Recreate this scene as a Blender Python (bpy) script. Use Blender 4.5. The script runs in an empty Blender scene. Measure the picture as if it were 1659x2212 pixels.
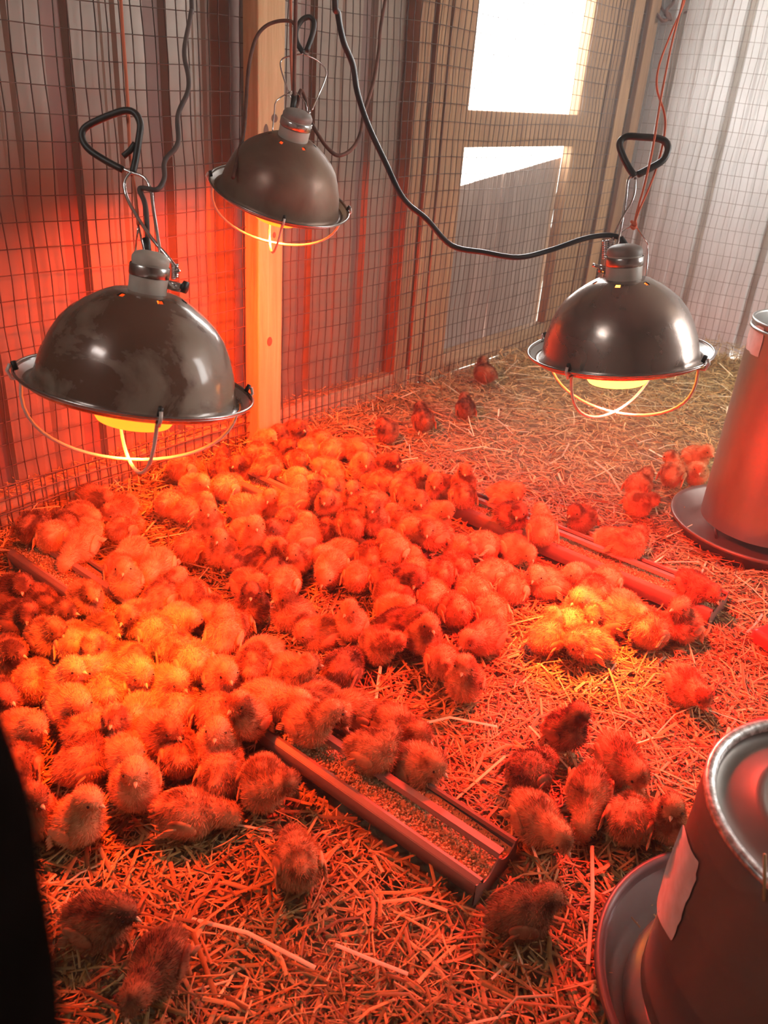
import bpy, math, random
import numpy as np
from mathutils import Vector, Matrix
random.seed(7); rng = np.random.default_rng(11)
S = bpy.context.scene; COL = S.collection
PI = math.pi

# ---------------------------------------------------------------- camera
F, CX, CY = 1790.0, 829.5, 1106.0          # focal length and centre in pixels of the 1659x2212 frame
R = np.array([[0.6364803383, 0.3165771316, -0.7033290117],
              [-0.7682792544, 0.3407544458, -0.5418795022],
              [0.0681158291, 0.8852487376, 0.4601031476]])
CAM = np.array([0.0, 0.0, 1.0])
cam_d = bpy.data.cameras.new('camera'); cam = bpy.data.objects.new('camera', cam_d); COL.objects.link(cam)
cam_d.sensor_fit = 'VERTICAL'; cam_d.sensor_height = 36.0; cam_d.sensor_width = 36.0
cam_d.lens = F / 2212 * 36; cam_d.clip_start = 0.01; cam_d.clip_end = 200
cam.matrix_world = Matrix([[*R[0], CAM[0]], [*R[1], CAM[1]], [*R[2], CAM[2]], [0, 0, 0, 1]])
cam_d.dof.use_dof = True; cam_d.dof.focus_distance = 1.5; cam_d.dof.aperture_fstop = 8.5
S.camera = cam
S.view_settings.view_transform = 'Standard'; S.view_settings.look = 'None'
S.view_settings.gamma = 1.0; S.view_settings.use_curve_mapping = False
S.view_settings.exposure = 0.0

# ---------------------------------------------------------------- light: overcast sky, seen through the openings of the coop
SKY = 20.0
w = bpy.data.worlds.new('world'); S.world = w; w.use_nodes = True
bg = w.node_tree.nodes['Background']; bg.inputs[0].default_value = (1.0, 0.98, 0.95, 1); bg.inputs[1].default_value = SKY
WX0, WX1, WY0, WY1, WZ = -0.75, 3.87, -1.30, 1.775, 2.25     # inside faces of the coop

def portal(loc, rot, sx, sy, name):
    l = bpy.data.lights.new(name, 'AREA'); l.shape = 'RECTANGLE'; l.size = sx; l.size_y = sy
    o = bpy.data.objects.new(name, l); COL.objects.link(o); o.location = loc; o.rotation_euler = rot
    l.cycles.is_portal = True
    return o
OPEN_A = (2.535, 3.305, 0.935, 1.72)        # window in the long wall: x0,x1,z0,z1
OPEN_LOW = (2.545, 3.305, 0.10, 0.82)       # lower opening under the rail
OPEN_F = (2.75, 3.82, .9, 2.1)             # opening in the wall to the right of the camera
OPEN_B = (0.7, 1.2, 1.8, 2.1)            # unseen opening added behind the camera to light the end wall: y0,y1,z0,z1
portal((2.92, WY1 + .02, 1.33), (-PI/2, 0, 0), .8, .8, 'window_daylight')
portal((3.285, WY0 - .02, 1.50), (PI/2, 0, 0), 1.07, 1.2, 'side_daylight')
portal((WX0 - .02, .95, 1.95), (0, -PI/2, 0), .3, .5, 'rear_fill')

# ---------------------------------------------------------------- helpers
def ray(px, py):
    v = R @ np.array([px - CX, -(py - CY), -F]); return v / np.linalg.norm(v)
FWD = -R[:, 2]
def at(px, py, depth):                      # point of the place that lies depth metres in front of the lens
    r = ray(px, py); return Vector(CAM + r * depth / (r @ FWD))
def on_z(px, py, z):
    r = ray(px, py); return Vector(CAM + r * (z - 1.0) / r[2])
def proj(p):
    c = R.T @ (np.array(p) - CAM); return CX - F * c[0] / c[2], CY + F * c[1] / c[2]

class MB:
    def __init__(s): s.v = []; s.f = []; s.m = []
    def add(s, vs, fs, mi=0):
        n = len(s.v); s.v += [tuple(x) for x in vs]; s.f += [tuple(i + n for i in f) for f in fs]; s.m += [mi] * len(fs)
    def box(s, x0, x1, y0, y1, z0, z1, mi=0):
        s.add([(x, y, z) for z in (z0, z1) for x, y in ((x0, y0), (x1, y0), (x1, y1), (x0, y1))],
              [(3, 2, 1, 0), (4, 5, 6, 7), (0, 1, 5, 4), (1, 2, 6, 5), (2, 3, 7, 6), (3, 0, 4, 7)], mi)
    def tube(s, pts, r, n=8, mi=0, closed=False, cap=True):
        pts = [Vector(p) for p in pts]; N = len(pts); rr = r if isinstance(r, (list, tuple)) else [r] * N
        rings = []; up = None
        for i in range(N):
            a = pts[(i - 1) % N] if (closed or i > 0) else pts[i]; b = pts[(i + 1) % N] if (closed or i < N - 1) else pts[i]
            t = (b - a).normalized()
            if up is None: up = t.orthogonal().normalized()
            up = (up - t * up.dot(t)); up = up.normalized() if up.length > 1e-6 else t.orthogonal().normalized()
            sd = t.cross(up)
            rings.append([pts[i] + (up * math.cos(2*PI*k/n) + sd * math.sin(2*PI*k/n)) * rr[i] for k in range(n)])
        vs = [v for q in rings for v in q]; fs = []
        for i in range(N if closed else N - 1):
            j = (i + 1) % N
            for k in range(n): fs.append((i*n + k, i*n + (k+1) % n, j*n + (k+1) % n, j*n + k))
        if cap and not closed: fs.append(tuple(range(n - 1, -1, -1))); fs.append(tuple((N-1)*n + k for k in range(n)))
        s.add(vs, fs, mi)
    def lathe(s, prof, n=48, M=None, mi=0, skip=None):
        vs = []; fs = []
        for r_, z in prof:
            for k in range(n):
                p = Vector((r_ * math.cos(2*PI*k/n), r_ * math.sin(2*PI*k/n), z)); vs.append(M @ p if M else p)
        for i in range(len(prof) - 1):
            for k in range(n):
                if skip and skip(i, k): continue
                fs.append((i*n + k, i*n + (k+1) % n, (i+1)*n + (k+1) % n, (i+1)*n + k))
        s.add(vs, fs, mi)
    def disc(s, r_, z, n=48, M=None, mi=0):
        vs = [Vector((r_ * math.cos(2*PI*k/n), r_ * math.sin(2*PI*k/n), z)) for k in range(n)]
        s.add([M @ v if M else v for v in vs], [tuple(range(n))], mi)
    def build(s, name, mats, parent=None, smooth=True, off=None, sharp=None):
        me = bpy.data.meshes.new(name); off = off or Vector((0, 0, 0))
        if parent is not None and off.length == 0 and 'wloc' in parent: off = Vector(parent['wloc'])
        me.from_pydata([tuple(Vector(v) - off) for v in s.v], [], s.f); me.update()
        if not isinstance(mats, (list, tuple)): mats = [mats]
        for m in mats: me.materials.append(m)
        me.polygons.foreach_set('material_index', s.m)
        if smooth:
            me.polygons.foreach_set('use_smooth', [True] * len(me.polygons))
            if sharp: me.set_sharp_from_angle(angle=sharp)
        o = bpy.data.objects.new(name, me); COL.objects.link(o)
        if parent is not None: o.parent = parent
        return o

def fast_mesh(name, V, Q, mat, smooth=False, cols=None):
    me = bpy.data.meshes.new(name); V = np.asarray(V, np.float32); Q = np.asarray(Q, np.int32); k = Q.shape[1]
    me.vertices.add(len(V)); me.vertices.foreach_set('co', V.ravel())
    me.loops.add(Q.size); me.loops.foreach_set('vertex_index', Q.ravel())
    me.polygons.add(len(Q)); me.polygons.foreach_set('loop_start', np.arange(0, Q.size, k, dtype=np.int32))
    me.polygons.foreach_set('loop_total', np.full(len(Q), k, np.int32))
    if smooth: me.polygons.foreach_set('use_smooth', np.ones(len(Q), bool))
    if cols is not None:
        a = me.color_attributes.new('tint', 'FLOAT_COLOR', 'POINT'); a.data.foreach_set('color', np.asarray(cols, np.float32).ravel())
    me.materials.append(mat); me.update(calc_edges=True); me.validate()
    return me

def smooth_path(pts, k=6):
    pts = [Vector(p) for p in pts]; out = []
    for i in range(len(pts) - 1):
        p0 = pts[max(i-1, 0)]; p1 = pts[i]; p2 = pts[i+1]; p3 = pts[min(i+2, len(pts)-1)]
        for j in range(k):
            t = j / k
            out.append(0.5 * ((2*p1) + (p2-p0)*t + (2*p0 - 5*p1 + 4*p2 - p3)*t*t + (3*p1 - p0 - 3*p2 + p3)*t**3))
    out.append(pts[-1]); return out

def tag(o, label=None, cat=None, group=None, kind=None):
    if label: o['label'] = label
    if cat: o['category'] = cat
    if group: o['group'] = group
    if kind: o['kind'] = kind
    return o
def root(name, loc, label, cat, group=None):
    o = bpy.data.objects.new(name, None); COL.objects.link(o); o.location = loc; o['wloc'] = list(loc); o.empty_display_size = .05
    return tag(o, label, cat, group)

# ---------------------------------------------------------------- materials
def mat(name, col, rough=.6, metal=0.0, spec=.5, emit=None, es=0, trans=0):
    m = bpy.data.materials.new(name); m.use_nodes = True; b = m.node_tree.nodes['Principled BSDF']
    b.inputs['Base Color'].default_value = (*col, 1); b.inputs['Roughness'].default_value = rough
    b.inputs['Metallic'].default_value = metal; b.inputs['Specular IOR Level'].default_value = spec
    if emit: b.inputs['Emission Color'].default_value = (*emit, 1); b.inputs['Emission Strength'].default_value = es
    if trans: b.inputs['Transmission Weight'].default_value = trans
    return m
def nodes(m): return m.node_tree.nodes, m.node_tree.links, m.node_tree.nodes['Principled BSDF']
def noisy(m, c1, c2, scale=8, detail=6, lo=.35, hi=.65, vec=(1, 1, 1), r1=None, r2=None, bump=0, bscale=None, coord='Object', dist=0):
    N, L, b = nodes(m)
    tc = N.new('ShaderNodeTexCoord'); mp = N.new('ShaderNodeMapping'); mp.inputs['Scale'].default_value = vec
    nz = N.new('ShaderNodeTexNoise'); nz.inputs['Scale'].default_value = scale; nz.inputs['Detail'].default_value = detail
    nz.inputs['Roughness'].default_value = .6; nz.inputs['Distortion'].default_value = dist
    rp = N.new('ShaderNodeMapRange'); rp.inputs[1].default_value = lo; rp.inputs[2].default_value = hi
    mx = N.new('ShaderNodeMix'); mx.data_type = 'RGBA'; mx.inputs[6].default_value = (*c1, 1); mx.inputs[7].default_value = (*c2, 1)
    L.new(tc.outputs[coord], mp.inputs[0]); L.new(mp.outputs[0], nz.inputs[0]); L.new(nz.outputs[0], rp.inputs[0])
    L.new(rp.outputs[0], mx.inputs[0]); L.new(mx.outputs[2], b.inputs['Base Color'])
    if r1 is not None:
        rr = N.new('ShaderNodeMapRange'); rr.inputs[3].default_value = r1; rr.inputs[4].default_value = r2
        L.new(rp.outputs[0], rr.inputs[0]); L.new(rr.outputs[0], b.inputs['Roughness'])
    if bump:
        n2 = N.new('ShaderNodeTexNoise'); n2.inputs['Scale'].default_value = bscale or scale * 4; n2.inputs['Detail'].default_value = 4
        bp = N.new('ShaderNodeBump'); bp.inputs['Strength'].default_value = bump; bp.inputs['Distance'].default_value = .01
        L.new(mp.outputs[0], n2.inputs[0]); L.new(n2.outputs[0], bp.inputs['Height']); L.new(bp.outputs[0], b.inputs['Normal'])
    return m, mx, rp

M = {}
M['steel_brown'] = noisy(mat('brown_steel', (.3, .25, .22), .42, .12), (.25, .19, .14), (.18, .13, .09), 3, 6, .3, .7, (1, 1, .35), .34, .5, .12, 9)[0]
M['steel_rib'] = noisy(mat('brown_steel_rib', (.2, .12, .09), .5, .2), (.22, .12, .09), (.15, .085, .065), 4, 5, .3, .7, (1, 1, .3))[0]
M['steel_white'] = noisy(mat('white_steel', (.75, .74, .73), .45, .1), (.84, .84, .83), (.60, .59, .57), 2.2, 6, .35, .75, (1, 1, .6), None, None, .15, 6)[0]
M['steel_white_rib'] = noisy(mat('grey_steel_rib', (.35, .32, .30), .5, .1), (.46, .41, .35), (.30, .26, .22), 5, 5)[0]
def wood(name, a, b_, sc=(14, 14, .9)):
    return noisy(mat(name, a, .7), a, b_, 2.2, 8, .3, .7, sc, None, None, .25, 6, dist=1.2)[0]
M['wood'] = wood('pine_post_wood', (.66, .46, .24), (.46, .28, .12))
M['wood_dark'] = wood('aged_stud_wood', (.36, .19, .085), (.19, .095, .045))
M['wood_frame'] = wood('window_frame_wood', (.42, .24, .11), (.26, .13, .06))
M['wood_h'] = wood('board_wood', (.44, .30, .17), (.28, .17, .09), (.9, 14, 14))
M['knot'] = mat('wood_knot', (.16, .07, .03), .6)
M['panel'] = noisy(mat('brown_panel', (.28, .2, .15), .6), (.34, .26, .21), (.20, .14, .11), 3, 6, .3, .7, (6, 6, .5))[0]
M['wire'] = noisy(mat('galvanized_wire', (.3, .27, .25), .45, .7), (.34, .31, .29), (.20, .13, .10), 20, 3)[0]
M['wire_rust'] = noisy(mat('rusty_wire', (.12, .07, .05), .6, .2), (.13, .085, .06), (.06, .03, .02), 20, 3)[0]
M['ceil'] = mat('bounce_roof', (.34, .29, .25), .9)  # unseen roof, colour raised to bounce more light
M['plain'] = mat('bounce_wall', (.40, .34, .29), .9)  # unseen walls, paled to bounce light onto the lamp domes
M['ground_out'] = mat('outside_ground', (.5, .5, .45), .9)
M['black'] = noisy(mat('black_rubber', (.02, .017, .015), .45), (.018, .015, .013), (.05, .036, .028), 30, 4)[0]
M['cord'] = noisy(mat('black_cord', (.02, .018, .018), .35), (.018, .016, .018), (.05, .04, .035), 14, 4)[0]
M['cord_grey'] = noisy(mat('dusty_cord', (.12, .09, .08), .7), (.07, .05, .045), (.16, .11, .09), 14, 4)[0]
M['brown_cord'] = noisy(mat('rusty_cord', (.16, .06, .035), .7), (.20, .075, .045), (.10, .04, .025), 40, 4)[0]
M['twine'] = mat('orange_twine', (.75, .16, .07), .8)
M['twine_old'] = mat('faded_red_twine', (.62, .16, .08), .8)
M['chrome'] = mat('chrome_wire', (.75, .74, .74), .16, 1.0)
M['guard'] = mat('guard_wire_steel', (.80, .74, .66), .5, .25)
M['socket'] = noisy(mat('ivory_socket', (.55, .50, .42), .45), (.58, .53, .46), (.42, .36, .29), 12, 4)[0]
M['cap_grey'] = noisy(mat('grey_socket_cap', (.3, .27, .24), .5), (.34, .31, .28), (.22, .17, .14), 14, 4)[0]
M['ink'] = mat('blue_grey_ink', (.07, .08, .14), .6)
M['bulb'] = mat('heat_bulb_glass', (.9, .3, .05), .3, 0, .5, (1.0, .15, .008), 4)
M['bulb_red'] = mat('red_heat_bulb_glass', (.9, .1, .05), .3, 0, .5, (1.0, .30, .03), 12)
M['inner'] = mat('reflector_inside', (.62, .60, .58), .35, .85)
def dome_mat(name, shiny, dusty, lo, hi, r1, r2, metal):
    m, mx, rp = noisy(mat(name, shiny, .3, metal), shiny, dusty, 9, 7, lo, hi, (1, 1, 1.2), r1, r2, .05, 30, dist=.6)
    return m
M['dome1'] = dome_mat('rust_brown_reflector', (.16, .08, .05), (.30, .215, .155), .44, .56, .22, .55, .2)
_b = M['dome1'].node_tree.nodes['Principled BSDF']; _b.inputs['Coat Weight'].default_value = .6; _b.inputs['Coat Roughness'].default_value = .12
M['dome2'] = dome_mat('dusty_brown_reflector', (.20, .11, .07), (.27, .18, .12), .40, .65, .35, .6, .3)
M['dome3'] = dome_mat('tarnished_aluminium_reflector', (.40, .32, .28), (.32, .25, .22), .35, .7, .22, .34, .8)
M['rim'] = mat('reflector_rim', (.45, .41, .39), .25, 1.0)
M['galv'] = noisy(mat('galvanized_steel', (.45, .44, .42), .38, .85), (.48, .46, .44), (.30, .28, .26), 5, 7, .3, .7, (1, 1, .5), .3, .5, .05, 60)[0]
M['galv_dark'] = noisy(mat('weathered_galvanized_steel', (.25, .22, .2), .4, .5), (.22, .19, .165), (.14, .115, .10), 4, 7, .3, .7, (1, 1, .5), .3, .5, .04, 40)[0]
M['pan_dark'] = noisy(mat('dull_dark_steel', (.14, .12, .11), .4, .4), (.15, .125, .115), (.09, .075, .07), 6, 5, .3, .7, (1, 1, 1), .3, .5)[0]
M['zinc_edge'] = noisy(mat('frosted_zinc_edge', (.7, .68, .66), .35, .9), (.85, .83, .82), (.38, .35, .33), 130, 2, .35, .65)[0]
M['trough'] = noisy(mat('worn_trough_metal', (.3, .25, .23), .38, .12), (.30, .22, .17), (.15, .09, .06), 9, 7, .3, .7, (1, .3, 1), .4, .65, .08, 40)[0]
M['paper'] = noisy(mat('torn_paper_label', (.75, .70, .66), .85), (.78, .74, .70), (.62, .54, .48), 30, 5)[0]
M['print'] = mat('label_print', (.55, .20, .17), .8)
M['red'] = mat('red_plastic', (.75, .05, .04), .35)
M['darkhole'] = mat('hole_shade', (.01, .01, .01), .5)
M['water'] = mat('water', (.9, .95, .95), .05, 0, .5, trans=1.0); M['water'].node_tree.nodes['Principled BSDF'].inputs['IOR'].default_value = 1.33
M['sleeve'] = noisy(mat('dark_fabric', (.006, .004, .003), 1.0, 0, 0), (.006, .004, .003), (.009, .006, .005), 40, 3)[0]
M['leg'] = mat('chick_leg_skin', (.80, .48, .25), .5)
M['beak'] = mat('chick_beak_horn', (.85, .60, .35), .4)
M['eye'] = mat('chick_eye', (.01, .006, .005), .12)

def tint_mat(name, rough, trans=0.0):
    m = mat(name, (.6, .5, .3), rough); N, L, b = nodes(m)
    a = N.new('ShaderNodeAttribute'); a.attribute_name = 'tint'; L.new(a.outputs['Color'], b.inputs['Base Color'])
    return m
M['straw'] = tint_mat('straw_stalks', .5); M['straw'].node_tree.nodes['Principled BSDF'].inputs['Specular IOR Level'].default_value = .3
M['feed'] = tint_mat('feed_crumbs', .8)
M['floor'] = noisy(mat('packed_bedding', (.3, .22, .12), .95), (.34, .25, .13), (.16, .10, .05), 26, 8, .35, .65, (1, 1, 1), None, None, .6, 60)[0]

def chick_mat(name, pale, back, amount):
    # down colouring in body space: darker crown, saddle and stripes, pale belly
    m = mat(name, pale, .9, 0, .15); N, L, b = nodes(m)
    tc = N.new('ShaderNodeTexCoord'); oi = N.new('ShaderNodeObjectInfo')
    sep = N.new('ShaderNodeSeparateXYZ'); L.new(tc.outputs['Object'], sep.inputs[0])
    ad = N.new('ShaderNodeVectorMath'); ad.operation = 'ADD'; cmb = N.new('ShaderNodeCombineXYZ')
    L.new(oi.outputs['Location'], cmb.inputs[0]) if False else None
    L.new(tc.outputs['Object'], ad.inputs[0]); L.new(oi.outputs['Location'], ad.inputs[1])
    nz = N.new('ShaderNodeTexNoise'); nz.inputs['Scale'].default_value = 30; nz.inputs['Detail'].default_value = 2
    L.new(ad.outputs[0], nz.inputs[0])
    ab = N.new('ShaderNodeMath'); ab.operation = 'ABSOLUTE'; L.new(sep.outputs[1], ab.inputs[0])
    st = N.new('ShaderNodeMath'); st.operation = 'SINE'; ml = N.new('ShaderNodeMath'); ml.operation = 'MULTIPLY'; ml.inputs[1].default_value = 330
    L.new(ab.outputs[0], ml.inputs[0]); L.new(ml.outputs[0], st.inputs[0])
    hz = N.new('ShaderNodeMapRange'); hz.inputs[1].default_value = .034; hz.inputs[2].default_value = .066; L.new(sep.outputs[2], hz.inputs[0])
    a1 = N.new('ShaderNodeMath'); a1.operation = 'MULTIPLY_ADD'; a1.inputs[1].default_value = -.035; a1.inputs[2].default_value = .0; L.new(st.outputs[0], a1.inputs[0])
    a2 = N.new('ShaderNodeMath'); a2.operation = 'ADD'; L.new(nz.outputs[0], a2.inputs[0]); L.new(a1.outputs[0], a2.inputs[1])
    mr = N.new('ShaderNodeMapRange'); mr.inputs[1].default_value = .40; mr.inputs[2].default_value = .64; L.new(a2.outputs[0], mr.inputs[0])
    m2 = N.new('ShaderNodeMath'); m2.operation = 'MULTIPLY'; L.new(mr.outputs[0], m2.inputs[0]); L.new(hz.outputs[0], m2.inputs[1])
    m3 = N.new('ShaderNodeMath'); m3.operation = 'MULTIPLY'; m3.inputs[1].default_value = amount; m3.use_clamp = True; L.new(m2.outputs[0], m3.inputs[0])
    mx = N.new('ShaderNodeMix'); mx.data_type = 'RGBA'; mx.inputs[6].default_value = (*pale, 1); mx.inputs[7].default_value = (*back, 1)
    L.new(m3.outputs[0], mx.inputs[0]); L.new(mx.outputs[2], b.inputs['Base Color'])
    return m
CH = [chick_mat('buff_down', (.68, .40, .19), (.42, .19, .07), .9),
      chick_mat('brown_backed_down', (.58, .31, .14), (.20, .08, .03), 1.15),
      chick_mat('dark_down', (.34, .16, .075), (.09, .035, .018), 1.3)]

# ---------------------------------------------------------------- the shell of the coop
def structure(o): o['kind'] = 'structure'; return o
mb = MB(); nx, ny = 60, 50
for j in range(ny):
    for i in range(nx):
        x = WX0 + (WX1 - WX0) * i / (nx-1); y = WY0 + (WY1 - WY0) * j / (ny-1)
        mb.v.append((x, y, .004 * math.sin(7*x + 2*y) * math.cos(5*y - 3*x) - .004))
for j in range(ny-1):
    for i in range(nx-1): mb.f.append((j*nx+i, j*nx+i+1, (j+1)*nx+i+1, (j+1)*nx+i)); mb.m.append(0)
structure(mb.build('floor', M['floor']))

def corrugated(u0, u1, z0, z1, ribs, put, mb, depth=.018, minor=None, hw0=.022):
    # profile along u: flat pans with trapezoid ribs sunk outward; put(u, d, z) -> point
    us = [(u0, 0, 0)]
    feats = sorted([(r_, hw0, depth, 1) for r_ in ribs if u0 + .03 < r_ < u1 - .03] + [(r_, .011, .005, 0) for r_ in (minor or []) if u0 + .02 < r_ < u1 - .02])
    for c, hw, d, big in feats:
        us += [(c - hw - .010, 0, 0), (c - hw, d, big), (c + hw, d, big), (c + hw + .010, 0, 0)]
    us.append((u1, 0, 0))
    nz_ = 8
    for (ua, da, ba), (ub, db, bb) in zip(us[:-1], us[1:]):
        vs = []; fs = []
        for k in range(nz_ + 1):
            z = z0 + (z1 - z0) * k / nz_; vs += [put(ua, da, z), put(ub, db, z)]
        for k in range(nz_): fs.append((2*k, 2*k+1, 2*k+3, 2*k+2))
        mb.add(vs, fs, 1 if (ba and bb) else 0)
ribsA = [1.08 + .2465 * k for k in range(-8, 12)]
minorA = [r_ + d for r_ in ribsA for d in (.123,)]
pA = lambda u, d, z: (u, WY1 + d, z)
mb = MB()
corrugated(WX0, OPEN_A[0] - .04, -.02, WZ, ribsA, pA, mb, minor=minorA)
corrugated(OPEN_A[1] + .04, WX1, -.02, WZ, ribsA, pA, mb, minor=minorA)
corrugated(OPEN_A[0] - .04, OPEN_A[1] + .04, OPEN_A[3], WZ, ribsA, pA, mb, minor=minorA)
structure(mb.build('wall_left', [M['steel_brown'], M['steel_rib']], smooth=False))
ribsB = [1.339 - .283 * k for k in range(-1, 10)]
minorB = [r_ - d for r_ in ribsB for d in (.094, .188)]
mb = MB(); corrugated(WY0, WY1, -.02, WZ, ribsB, lambda u, d, z: (WX1 + d, u, z), mb, minor=minorB, hw0=.012)
structure(mb.build('wall_right', [M['steel_white'], M['steel_white_rib']], smooth=False))
mb = MB(); x0, x1, z0, z1 = OPEN_F; t = .05
mb.box(WX0, x0, WY0 - t, WY0, 0, WZ); mb.box(x1, WX1, WY0 - t, WY0, 0, WZ); mb.box(x0, x1, WY0 - t, WY0, 0, z0); mb.box(x0, x1, WY0 - t, WY0, z1, WZ)
structure(mb.build('wall_front', M['plain'], smooth=False))
mb = MB(); y0, y1, z0, z1 = OPEN_B
mb.box(WX0 - t, WX0, WY0, y0, 0, WZ); mb.box(WX0 - t, WX0, y1, WY1, 0, WZ); mb.box(WX0 - t, WX0, y0, y1, 0, z0); mb.box(WX0 - t, WX0, y0, y1, z1, WZ)
structure(mb.build('wall_back', M['plain'], smooth=False))
mb = MB(); mb.box(WX0 - .1, WX1 + .1, WY0 - .1, WY1 + .1, WZ, WZ + .04); structure(mb.build('ceiling', M['ceil'], smooth=False))
mb = MB(); mb.box(-14, 22, WY1 + .06, 26, -.25, -.2); structure(mb.build('ground_outside', M['ground_out'], smooth=False))

# studs, window frame, base boards
def board(name, box, m, bev=.003, parent=None, label=None):
    mb = MB(); mb.box(*box); o = mb.build(name, m, parent, smooth=False)
    md = o.modifiers.new('edge', 'BEVEL'); md.width = bev; md.segments = 2
    if label: o['label'] = label
    return o
YM = 1.722                                    # plane of the wire on the long wall
structure(board('baseboard_left', (WX0, 2.38, YM + .008, WY1, 0, .085), M['wood_h']))
structure(board('trim_1', (2.235, 2.30, YM + .004, WY1, 0, WZ), M['wood_dark']))
structure(board('trim_2', (2.325, 2.385, YM + .004, WY1, 0, WZ), M['wood_frame']))
structure(board('trim_3', (3.515, 3.60, YM + .004, WY1, 0, WZ), M['wood_dark']))
structure(board('trim_4', (3.61, 3.70, YM - .01, WY1 - .004, 0, WZ), M['wood_frame']))
structure(board('trim_5', (3.725, 3.81, YM - .03, WY1 - .004, 0, WZ), M['wood_dark']))
win = bpy.data.objects.new('window_1', None); COL.objects.link(win); win['kind'] = 'structure'; win.location = (2.92, YM, 0); win['wloc'] = [2.92, YM, 0]
board('stile', (2.40, 2.535, YM + .006, WY1 - .002, .02, 1.78), M['wood_frame'], parent=win)
board('stile', (3.305, 3.505, YM + .006, WY1 - .002, .02, 1.78), M['wood_frame'], parent=win)
board('rail', (2.535, 3.305, YM + .006, WY1 - .002, .82, .935), M['wood_frame'], parent=win)
board('rail', (2.535, 3.305, YM + .006, WY1 - .002, .02, .10), M['wood_h'], parent=win)
board('rail', (2.535, 3.305, YM + .006, WY1 - .002, 1.70, 1.78), M['wood_frame'], parent=win)
for k, (a, b_) in enumerate([(2.50, 2.70), (2.703, 2.90), (2.903, 3.12), (3.123, 3.34)]):   # sheet strips closing the lower opening, cut on the slant
    za = .675 + (a - 2.5) * .115; zb = .675 + (b_ - 2.5) * .115; y = WY1 + .012 + .004 * (k % 2)
    mb = MB(); mb.add([(a, y, .0), (b_, y, .0), (b_, y, zb), (a, y, za), (a, y+.006, .0), (b_, y+.006, .0), (b_, y+.006, zb), (a, y+.006, za)],
                      [(0, 1, 2, 3), (7, 6, 5, 4), (0, 4, 5, 1), (1, 5, 6, 2), (2, 6, 7, 3), (3, 7, 4, 0)])
    mb.build('panel', M['panel'], win, smooth=False)
# wooden post standing out from the long wall
post = root('post', (1.62, 1.685, 0), 'pale pine post standing against the wire-covered wall between the two left lamps', 'post')
o = board('timber', (1.533, 1.623, 1.662, 1.716, 0, WZ), M['wood'], .004)
o.parent = post; o.location = -Vector(post.location)
def knot(x, z, s, tall=1.3):
    mb = MB(); n = 20
    vs = [(x + s*math.cos(2*PI*k/n)*q, 1.6615 - .0005*(q < .9), z + s*tall*math.sin(2*PI*k/n)*q) for q in (1, .55, .15) for k in range(n)]
    fs = [(i*n + k, i*n + (k+1) % n, (i+1)*n + (k+1) % n, (i+1)*n + k) for i in range(2) for k in range(n)] + [tuple(2*n + k for k in range(n))]
    mb.add(vs, fs); mb.build('knot', M['knot'], post)
knot(1.575, .335, .010); knot(1.560, .855, .010, 3.2); knot(1.588, .90, .011, .9); knot(1.590, .62, .006)

# ---------------------------------------------------------------- welded wire
def welded(name, u0, u1, z0, z1, du, dz, put, r0, label, wm):
    V = []; Q = []
    def wire_(P):
        n = len(V)
        d = Vector(P[-1]) - Vector(P[0]); d.normalize(); a = d.orthogonal().normalized(); b_ = d.cross(a)
        for p in P:
            for k in range(4): V.append(tuple(Vector(p) + (a*math.cos(PI/2*k) + b_*math.sin(PI/2*k)) * r0))
        for i in range(len(P) - 1):
            for k in range(4): Q.append((n+i*4+k, n+i*4+(k+1) % 4, n+i*4+4+(k+1) % 4, n+i*4+4+k))
    rr = random.Random(5)
    u = u0; 
    def wob(u_, z_): return (.0028*math.sin(9*u_ + 4*z_) + .0022*math.sin(23*z_ + 7*u_), .006*math.sin(3.1*u_ + 5*z_) , .004*math.sin(8*u_ + 2.*z_))
    while u < u1:
        P = []; z = z0; e = rr.uniform(-.0012, .0012)
        while z <= z1 + 1e-6:
            a, d_, c = wob(u, z); P.append(put(u + a + e + rr.uniform(-.0006, .0006), d_, z)); z += dz
        wire_(P); u += du
    z = z0
    while z <= z1 + 1e-6:
        P = []; u = u0
        while u < u1:
            a, d_, c = wob(u, z); P.append(put(u, d_ + r0*1.5, z + c + rr.uniform(-.0006, .0006))); u += du * 2
        wire_(P); z += dz
    me = fast_mesh(name, V, Q, wm, smooth=True)
    o = bpy.data.objects.new(name, me); COL.objects.link(o)
    return tag(o, label, 'wire mesh', kind='stuff')
welded('wire_mesh', .0, 3.80, .004, 1.50, .0305, .0525, lambda u, d, z: (u, YM - .004 - abs(d), z), .0014,
       'rusty welded wire mesh stretched over the long brown wall and window', M['wire_rust'])
welded('wire_mesh', -.2, 1.70, .004, 1.60, .0285, .0535, lambda u, d, z: (3.815 - abs(d), u, z), .0011,
       'grey welded wire mesh over the bright white corrugated end wall', M['wire'])
# heavier wire apron along the foot of the long wall
mbx = MB()
V0 = []
for k in range(44):
    x = .30 + .0295 * k; mbx.tube([(x, YM - .018, .0), (x + .002*math.sin(k), YM - .020, .06), (x + .001, YM - .018, .125)], .0018, 5)
for z in (.03, .062, .094, .125): mbx.tube([(.30 + .065*i, YM - .0215, z + .002*math.sin(i + z*50)) for i in range(20)], .0019, 5)
tag(mbx.build('wire_apron', M['wire_rust']), 'heavier rusty wire strip along the floor left of the post', 'wire mesh', kind='stuff')

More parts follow.
